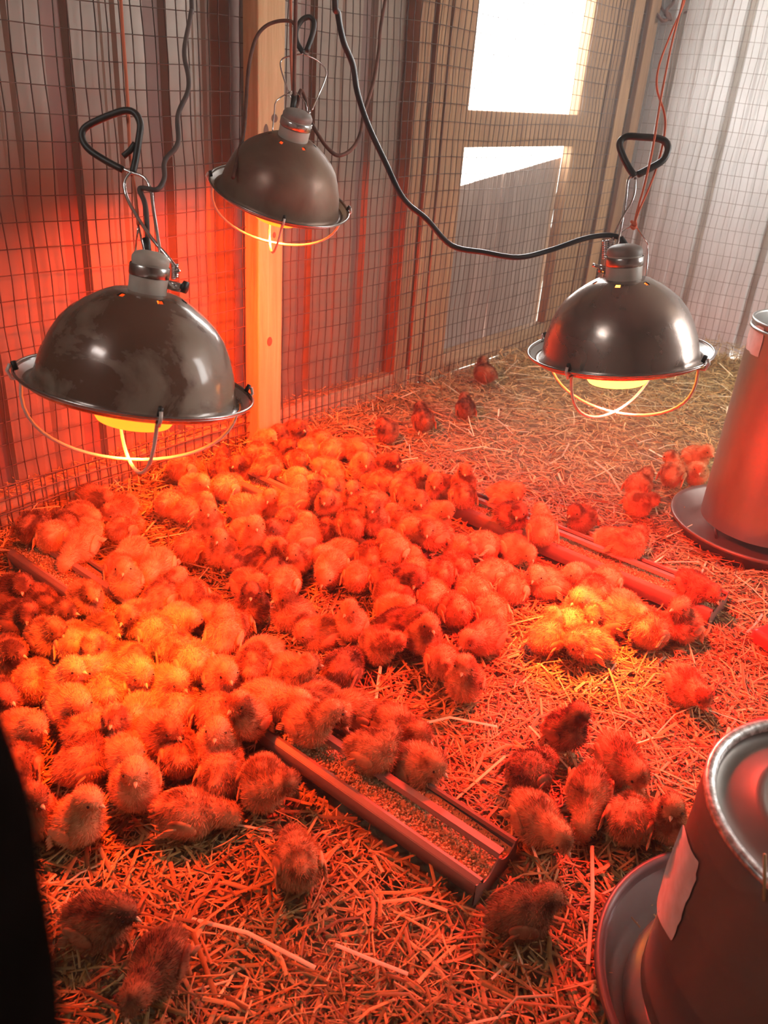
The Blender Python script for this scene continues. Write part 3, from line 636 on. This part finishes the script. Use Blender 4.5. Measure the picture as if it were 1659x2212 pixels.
string('baling_twine', M['twine'], .0018, [(1510, -160, .15), (1482, -10, .09), (1450, 70, .06), (1424, 140, .05), (1419, 190, .04), (1434, 240, .03), (1437, 272, .03), (1430, 320, .015), (1414, 375, .01), (1396, 420), (1380, 456), (1371, 484)], D3, 'orange twine, wavy strand with a bow, tied to the right lamp')
mb = MB()
kp = [at(1369 + 5*math.cos(k*1.3), 478 + k*1.2 + 3*math.sin(k*1.9), D3 + .004*math.sin(k)) for k in range(14)]
mb.tube(smooth_path(kp, 3), .0024, 6); tag(mb.build('twine_knot', M['twine']), 'tight knot of orange twine on the right lamp bail', 'knot')
# dried cobweb rag at the top right
mb = MB()
for k, pl in enumerate([[(1416, -20), (1420, 8), (1414, 22), (1426, 38), (1440, 44)], [(1430, -10), (1427, 12), (1436, 26), (1446, 30), (1450, 44)], [(1446, 44), (1440, 22), (1452, 8), (1462, -12)],
                        [(1478, 28), (1500, 18), (1520, 8), (1538, 14), (1552, 24), (1580, 22), (1600, 28)], [(1520, 8), (1530, 2), (1545, 12), (1560, 20)], [(1418, 30), (1432, 46), (1444, 38), (1436, 30)]]):
    mb.tube(smooth_path([at(a, b_, 3.45 + .03*math.sin(k*2 + q)) for q, (a, b_) in enumerate(pl)], 5), .0045 + .0015*(k % 3), 5)
tag(mb.build('withered_vine', M['brown_cord']), 'withered brown tendrils caught on the mesh at the top of the white wall', 'vine')

# dark sleeve close to the lens at the lower left
mb = MB()
pts = [at(-370, 2500, .115), at(-352, 2200, .12), at(-365, 2000, .125), at(-400, 1800, .128), at(-470, 1600, .128), at(-560, 1400, .13)]
pp = smooth_path(pts, 5); rad = [.030 + .0004*math.sin(i*.6) for i in range(len(pp))]
mb.tube(pp, rad, 28); tag(mb.build('dark_sleeve', M['sleeve']), 'black out-of-focus sleeve edge close to the lens at lower left', 'sleeve')

# ---------------------------------------------------------------- chicks
def ell(mb, c, r_, rot=None, nu=20, nv=12):
    vs = []; fs = []
    for i in range(nv + 1):
        a = PI*i/nv
        for k in range(nu):
            p = Vector((r_[0]*math.cos(a), r_[1]*math.sin(a)*math.cos(2*PI*k/nu), r_[2]*math.sin(a)*math.sin(2*PI*k/nu)))
            if rot: p = rot @ p
            vs.append(p + Vector(c))
    for i in range(nv):
        for k in range(nu): fs.append((i*nu+k, i*nu+(k+1) % nu, (i+1)*nu+(k+1) % nu, (i+1)*nu+k))
    mb.add(vs, fs)
# pose: body centre z, body pitch, head centre, beak direction
POSES = {'standing':      (.046, -.18, (.037, .0, .080), (1, 0, -.25)),
         'upright':       (.050, -.65, (.022, .0, .100), (1, 0, -.05)),
         'leaning':       (.044, .05, (.056, .0, .062), (1, 0, -.5)),
         'pecking':       (.045, .30, (.058, .0, .030), (.55, 0, -1)),
         'looking left':  (.046, -.15, (.032, .022, .078), (.35, 1, -.35)),
         'looking right': (.046, -.15, (.032, -.022, .078), (.35, -1, -.35)),
         'preening':      (.046, -.10, (.020, .034, .066), (-.7, .7, -.5)),
         'resting':       (.034, -.05, (.038, .004, .056), (1, .15, -.45))}
def make_pose(key):
    bz, pit, hd, bk = POSES[key]; bz = Vector((0, 0, bz)); h = Vector(hd)
    Rp = Matrix.Rotation(pit, 3, 'Y')
    mb = MB()
    ell(mb, bz, (.0385, .0325, .0325), Rp, 28, 16)
    ell(mb, bz + Rp @ Vector((.012, 0, -.004)), (.028, .0300, .0290), Rp)      # breast
    ell(mb, bz + Rp @ Vector((-.026, 0, .004)), (.020, .0185, .0165), Rp)      # rump
    ell(mb, bz + Rp @ Vector((-.041, 0, .008)), (.008, .006, .005), Rp, 12, 8) # tail nub
    nk = bz + Rp @ Vector((.020, 0, .010))
    for q in (.3, .6): c = nk.lerp(h, q); ell(mb, c, (.0205, .0195, .0195))
    b = Vector(bk).normalized(); q = b.to_track_quat('X', 'Z').to_matrix()
    ell(mb, h, (.0205, .0180, .0185), q); ell(mb, h + b*.008 - Vector((0, 0, .002)), (.0145, .0125, .0125), q)
    for s in (1, -1):
        ell(mb, bz + Vector((.004, .013*s, -.022 if key != 'resting' else -.012)), (.011, .009, .014))  # thighs
    tmp = mb.build('chick', CH[0])
    md = tmp.modifiers.new('r', 'REMESH'); md.mode = 'VOXEL'; md.voxel_size = .0030; md.use_smooth_shade = True
    ms = tmp.modifiers.new('s', 'SMOOTH'); ms.factor = .6; ms.iterations = 5
    dg = bpy.context.evaluated_depsgraph_get(); me = bpy.data.meshes.new_from_object(tmp.evaluated_get(dg)); me.name = 'chick'
    bpy.data.objects.remove(tmp)
    # down: fine tapering barbs leaning back over the surface
    n_ = len(me.polygons); ce = np.empty(n_*3); me.polygons.foreach_get('center', ce); ce = ce.reshape(-1, 3)
    no = np.empty(n_*3); me.polygons.foreach_get('normal', no); no = no.reshape(-1, 3)
    ar = np.empty(n_); me.polygons.foreach_get('area', ar); K = 7000
    pick = rng.choice(n_, K, p=ar/ar.sum()); c = ce[pick] + rng.normal(0, .0009, (K, 3)); N_ = no[pick]
    back = np.array([-1.0, 0, -.35]); t_ = back - N_*(N_ @ back)[:, None]; t_ += rng.normal(0, .35, (K, 3))
    d = N_*rng.uniform(.45, 1.0, K)[:, None] + t_*.55; d /= np.linalg.norm(d, axis=1)[:, None]
    ln = rng.uniform(.004, .0095, K)[:, None]; hh = np.linalg.norm(c - np.array(h), axis=1); ln[hh < .022] *= .6
    sd = np.cross(d, rng.normal(0, 1, (K, 3))); sd /= np.linalg.norm(sd, axis=1)[:, None]; wd = rng.uniform(.00025, .0005, K)[:, None]
    V = np.stack([c - sd*wd, c + sd*wd, c + d*ln], 1).reshape(-1, 3); Q = np.arange(K*3).reshape(-1, 3)
    dm = fast_mesh('down', V, Q, CH[0])
    # face parts
    mb = MB(); bt = h + b*.0205 - Vector((0, 0, .002))
    mb.tube([bt - b*.004, bt + b*.003, bt + b*.0085 - Vector((0, 0, .001))], [.0036, .0028, .0005], 8); bm_ = mb
    eyes = []
    side = b.cross(Vector((0, 0, 1))).normalized(); upv = side.cross(b).normalized()
    for s in (1, -1):
        e = MB(); ell(e, h + b*.0115 + side*s*.0148 + upv*.003, (.0021, .0019, .0021), None, 10, 6); eyes.append(e)
    wings = []
    for s in (1, -1):
        e = MB(); wr_ = Rp @ Matrix.Rotation(s*.10, 3, 'Z') @ Matrix.Rotation(.28, 3, 'Y')
        ell(e, bz + Rp @ Vector((-.006, s*.0300, .003)), (.0215, .0055, .0125), wr_, 16, 12)
        for q_ in range(4):                                       # sprouting wing feathers
            p = bz + Rp @ Vector((-.014 - .003*q_, s*.0330, .006 - .0045*q_)); dd = Rp @ Vector((-.017, s*.0015, -.006)); 
            e.tube([p, p + dd*.6, p + dd], [.0024, .0022, .0005], 6)
        wings.append(e)
    legs = []
    if key != 'resting':
        for s in (1, -1):
            e = MB(); k0 = Vector((.002, .013*s, bz.z - .030)); k1 = Vector((-.004, .014*s, .014)); ft = Vector((.003, .014*s, .003))
            e.tube([k0, k1, ft], [.0026, .0018, .0017], 6)
            for a in (-.5, 0, .5): e.tube([ft, ft + Vector((.009*math.cos(a), .009*math.sin(a), -.0008)), ft + Vector((.016*math.cos(a), .016*math.sin(a), -.0018))], [.0014, .0011, .0004], 5)
            e.tube([ft, ft + Vector((-.007, 0, -.001))], [.0012, .0004], 5); legs.append(e)
    return me, dm, bm_, eyes, wings, legs
def data_of(mbx, name, m):
    o = mbx.build(name, m); me = o.data; bpy.data.objects.remove(o); return me
LIB = {}
for key in POSES:
    me, dm, bk, eyes, wings, legs = make_pose(key)
    bk = data_of(bk, 'beak', M['beak']); eyes = [data_of(e, 'eye', M['eye']) for e in eyes]; legs = [data_of(e, 'leg', M['leg']) for e in legs]
    wv = [data_of(e, 'wing', CH[0]) for e in wings]
    for tone in range(3):
        a, b_, c = me.copy(), dm.copy(), [w_.copy() for w_ in wv]
        for q in (a, b_, *c): q.materials.clear(); q.materials.append(CH[tone])
        LIB[key, tone] = (a, b_, bk, eyes, c, legs)

# body centre and head centre of every chick as picked from the photograph, and its colouring (0 buff, 1 brown-backed, 2 dark)
CK = [
(198,1080,225,1085,2),(175,1112,202,1118,1),(265,1100,236,1108,1),(268,1142,300,1135,1),(190,1150,206,1146,0),(145,1138,122,1133,2),(75,1163,100,1148,2),
(118,1182,125,1158,0),(182,1198,150,1228,0),(288,1190,262,1200,0),(258,1228,255,1203,0),(275,1278,270,1250,0),(345,1228,330,1246,0),(352,1290,392,1245,1),
(420,1285,405,1262,1),(395,1015,420,1005,1),(420,1050,437,1036,0),(487,1052,508,1050,0),(365,1088,385,1078,0),(408,1100,443,1072,1),(452,1135,452,1108,1),
(412,1187,438,1178,1),(475,1192,470,1165,1),(545,1207,500,1212,2),
(25,1280,45,1270,2),(85,1300,110,1318,2),(125,1325,150,1312,2),(180,1310,196,1295,1),(105,1375,122,1358,1),(40,1335,62,1322,2),
(273,1362,250,1350,1),(178,1382,175,1358,0),(223,1373,236,1357,1),(228,1412,212,1405,1),(160,1470,175,1430,0),(238,1445,213,1431,0),(268,1440,285,1432,1),
(325,1412,318,1396,0),(365,1378,400,1380,0),(290,1458,302,1440,0),(335,1478,357,1462,0),(392,1462,385,1432,0),(370,1425,360,1405,1),(235,1490,222,1470,0),
(86,1482,98,1448,1),(15,1410,32,1398,2),(18,1500,34,1482,2),(380,1530,407,1502,0),(318,1535,298,1545,0),(273,1563,262,1532,1),(258,1620,275,1605,0),
(182,1559,219,1567,1),(187,1645,192,1592,1),(172,1520,182,1500,0),(345,1590,367,1572,1),(408,1622,406,1580,1),(290,1695,286,1676,0),(402,1754,488,1758,1),
(156,1774,176,1728,0),(75,1762,92,1732,1),(40,1580,65,1562,0),(43,1655,62,1625,1),(22,1720,48,1705,2),
(483,1400,489,1352,0),(513,1338,506,1310,1),(462,1330,470,1312,1),(533,1320,530,1292,2),(638,1330,616,1296,1),(701,1368,666,1361,1),(752,1348,746,1318,0),
(818,1390,861,1386,1),(910,1372,926,1338,1),(863,1342,906,1316,2),(848,1306,880,1298,0),(562,1415,530,1414,0),(548,1472,562,1452,1),(488,1485,502,1468,0),
(470,1532,482,1508,1),(620,1478,666,1460,1),(672,1505,662,1520,1),(738,1443,770,1416,2),(575,1540,638,1538,0),(660,1588,712,1560,1),(765,1537,730,1542,1),
(520,1582,502,1554,1),(468,1602,460,1572,0),(478,1675,506,1646,1),(570,1692,626,1694,1),(850,1562,905,1576,1),(802,1650,844,1606,1),(900,1652,938,1642,1),
(955,1428,946,1402,1),(1006,1474,1010,1434,1),(480,1012,483,984,2),(530,1012,514,998,2),(580,1024,575,1000,1),(560,978,580,972,1),(605,942,598,930,2),
(578,950,592,940,0),(624,936,634,925,2),(617,970,628,960,2),(640,1034,648,1013,0),(640,990,630,982,1),(716,1014,683,1000,0),(690,955,672,953,1),(664,972,652,966,0),
(718,972,736,966,0),(775,972,778,970,1),(785,1008,790,990,0),(835,1010,850,994,2),(835,932,822,918,2),(828,1040,795,1034,1),(877,1038,860,1036,1),
(680,1056,678,1036,1),(720,1056,718,1038,1),(762,1080,762,1056,1),(812,1084,805,1066,1),(635,1100,640,1062,0),(525,1100,562,1084,0),(530,1145,550,1128,0),
(556,1170,560,1143,0),(597,1088,590,1074,1),(603,1155,588,1134,2),(655,1160,655,1126,0),(630,1128,622,1118,1),(705,1104,700,1086,1),(680,1088,686,1078,2),
(702,1144,700,1124,2),(758,1154,746,1138,1),(810,1146,808,1118,1),(790,1114,800,1104,1),(868,1132,846,1104,1),(635,1202,618,1190,1),(596,1192,610,1182,1),
(735,1192,688,1195,0),(595,1232,616,1214,2),(724,1228,702,1252,0),(535,1264,560,1262,1),(614,1262,634,1238,0),(818,1208,814,1186,1),(870,1218,850,1184,0),
(890,1234,888,1196,0),(780,1244,786,1222,0),(822,1254,812,1234,1),(840,1282,873,1280,1),(878,1256,892,1248,2),
(955,1054,938,1040,1),(1000,1060,1005,1034,1),(892,1032,906,1022,1),(872,1068,858,1060,1),(896,1094,902,1082,1),(936,1115,966,1106,0),(994,1090,984,1080,1),
(1088,1086,1112,1078,0),(1100,1132,1117,1124,2),(888,1164,874,1150,0),(948,1178,930,1170,1),(982,1182,998,1184,1),(1040,1176,1080,1174,0),(1112,1182,1140,1188,0),
(1168,1166,1165,1128,0),(935,1232,924,1212,1),(976,1226,958,1206,1),(1064,1240,1100,1234,0),(1027,1276,1000,1258,0),(1112,1272,1130,1256,0),(1180,1262,1152,1244,0),
(1247,1246,1230,1232,0),(1258,1306,1246,1290,0),(1287,1276,1278,1252,1),(985,1318,962,1296,1),(1064,1322,1048,1300,0),(1052,1374,1014,1374,1),(935,1290,944,1270,0),
(1180,1374,1186,1324,1),(1232,1350,1228,1322,0),(1275,1392,1248,1388,1),(1306,1340,1285,1330,1),(1345,1310,1380,1322,0),(1406,1366,1437,1350,1),(1478,1350,1475,1312,1),
(1488,1288,1530,1304,2),(1308,1258,1318,1242,0),(1260,1120,1248,1096,2),(1381,1050,1402,1030,1),(1378,1086,1417,1082,1),(1453,1026,1448,994,1),
(1503,986,1528,974,0),(1506,1020,1514,1006,0),(1312,1166,1326,1156,0),(1346,1198,1376,1178,1),(1048,808,1045,784,2),(1005,882,1003,860,2),(912,908,904,888,2),
(1220,1578,1256,1546,2),(1145,1668,1182,1640,2),(1480,1478,1522,1504,1),(1337,1642,1382,1684,1),(1268,1712,1258,1774,1),(1158,1768,1208,1804,1),(1362,1770,1380,1722,1),
(1450,1768,1462,1742,1),(645,1866,630,1816,1),(1125,1972,1186,1934,2),(205,1992,246,1962,2),(350,2072,288,2142,2)]
def area_of(px, py):
    if py > 1800: return 'alone on the open straw in the foreground'
    if px > 1080 and py > 1430: return 'around the near waterer'
    if py < 925: return 'far back on the bare straw'
    if px > 1230 and py < 1230: return 'near the tall tube feeder'
    if px < 460 and py < 1250 and px < 320: return 'along the mesh under the left lamp'
    if px < 130: return 'at the dim left edge'
    if py < 1030 and px < 900: return 'huddled at the foot of the post'
    if py < 1130 and px < 900 : return 'between the post and the middle trough'
    if px < 460 and py < 1330: return 'over the left trough'
    if px < 430 and py < 1500: return 'in the brightest cluster at left'
    if px < 560 and py >= 1500: return 'below the bright left cluster'
    if px < 560 and py > 1280: return 'beside the lower end of the left trough'
    if px < 700 and py < 1280: return 'in the middle of the flock, left part'
    if px < 960 and py >= 1500: return 'on the near open trough'
    if px < 960 and py >= 1290: return 'in the middle right of the near trough'
    if px < 910: return 'in the centre of the flock'
    if py < 1215: return 'along the right trough'
    if px < 1150: return 'just left of the yellow lit straw'
    return 'beneath the glowing right lamp'
fits = []
rr = random.Random(3); HZ = .010
def fit(bx, by, hx, hy):
    best = None
    for key, (bz, pit, hd, bk) in POSES.items():
        P = on_z(bx, by, HZ + bz)
        for k in range(48):
            a = 2*PI*k/48; ca, sa = math.cos(a), math.sin(a)
            H = (P.x + hd[0]*ca - hd[1]*sa, P.y + hd[0]*sa + hd[1]*ca, HZ + hd[2])
            q = proj(H); e = math.hypot(q[0]-hx, q[1]-hy)
            if key in ('preening', 'resting'): e += 3.5
            if key in ('upright',): e += 1.5
            if best is None or e < best[0]: best = (e, key, a, P)
    return best
for bx, by, hx, hy, tone in CK:
    e, key, a, P = fit(bx, by, hx, hy)
    if a != a: a = 0
    if key in ('standing', 'leaning', 'pecking') and rr.random() < .12 and e < 30: pass
    fits.append([P.x, P.y, key, a, tone, bx, by])
XY = np.array([[f[0], f[1]] for f in fits]); X0 = XY.copy()
for it in range(60):                                             # nobody stands inside a neighbour
    for i in range(len(XY)):
        d = XY - XY[i]; r_ = np.hypot(d[:, 0], d[:, 1]); r_[i] = 9
        for j in np.where(r_ < .058)[0]:
            v = d[j] / max(r_[j], 1e-4); p = (.058 - r_[j]) * .25; XY[i] -= v*p; XY[j] += v*p
XY[:, 1] = np.minimum(XY[:, 1], 1.665)
# labels: look and pose, then the rank from the left among those of the same place
byarea = {}
for i, f in enumerate(fits): byarea.setdefault(area_of(f[5], f[6]), []).append(i)
ORD = ['leftmost', 'second from left', 'third from left', 'fourth from left', 'fifth from left', 'sixth from left', 'seventh from left', 'eighth from left', 'ninth from left', 'tenth from left', 'eleventh from left', 'twelfth from left', 'thirteenth from left', 'fourteenth from left', 'fifteenth from left', 'sixteenth from left', 'seventeenth from left', 'eighteenth from left', 'nineteenth from left', 'twentieth from left']
LABEL = {}
TN = ['buff', 'brown-backed', 'dark']
for a_, ids in byarea.items():
    ids.sort(key=lambda i: fits[i][5])
    for k, i in enumerate(ids):
        f = fits[i]; LABEL[i] = f'{TN[f[4]]} chick {f[2]}, {ORD[min(k, 19)]} {a_}'
for i, (x, y, key, a, tone, bx, by) in enumerate(fits):
    me, dm, bk, eyes, wings, legs = LIB[key, tone]
    inT = any(t[0]-.01 < XY[i][0] < t[1]+.01 and t[2]-.02 < XY[i][1] < t[3]+.02 for t in TROUGH)
    z = .036 if inT else HZ
    o = bpy.data.objects.new('chick', me); COL.objects.link(o)
    o.location = (XY[i][0], XY[i][1], z); o.rotation_euler = (rr.uniform(-.06, .06), rr.uniform(-.05, .05), a + rr.uniform(-.08, .08))
    s = rr.uniform(.94, 1.07); o.scale = (s, s, s*rr.uniform(.96, 1.05))
    tag(o, LABEL[i], 'chick', 'chicks on the straw bedding')
    def part(nm, d):
        c = bpy.data.objects.new(nm, d); COL.objects.link(c); c.parent = o; return c
    part('down', dm)['kind'] = 'stuff'; part('beak', bk)
    for e in eyes: part('eye', e)
    for e in wings: part('wing', e)
    for e in legs: part('leg', e)
print('chicks', len(fits))


# thin haze added over the whole shell for window glare and lifted shadows
mb = MB(); mb.box(WX0 - .08, WX1 + .06, WY0 - .08, WY1 + .05, -.06, WZ + .06)
vm = bpy.data.materials.new('glare_haze'); vm.use_nodes = True; nt = vm.node_tree; nt.nodes.clear()
vo = nt.nodes.new('ShaderNodeOutputMaterial'); vs_ = nt.nodes.new('ShaderNodeVolumePrincipled'); vs_.inputs['Density'].default_value = .045; vs_.inputs['Anisotropy'].default_value = .5
nt.links.new(vs_.outputs[0], vo.inputs['Volume'])
structure(mb.build('glare_haze', vm, smooth=False))
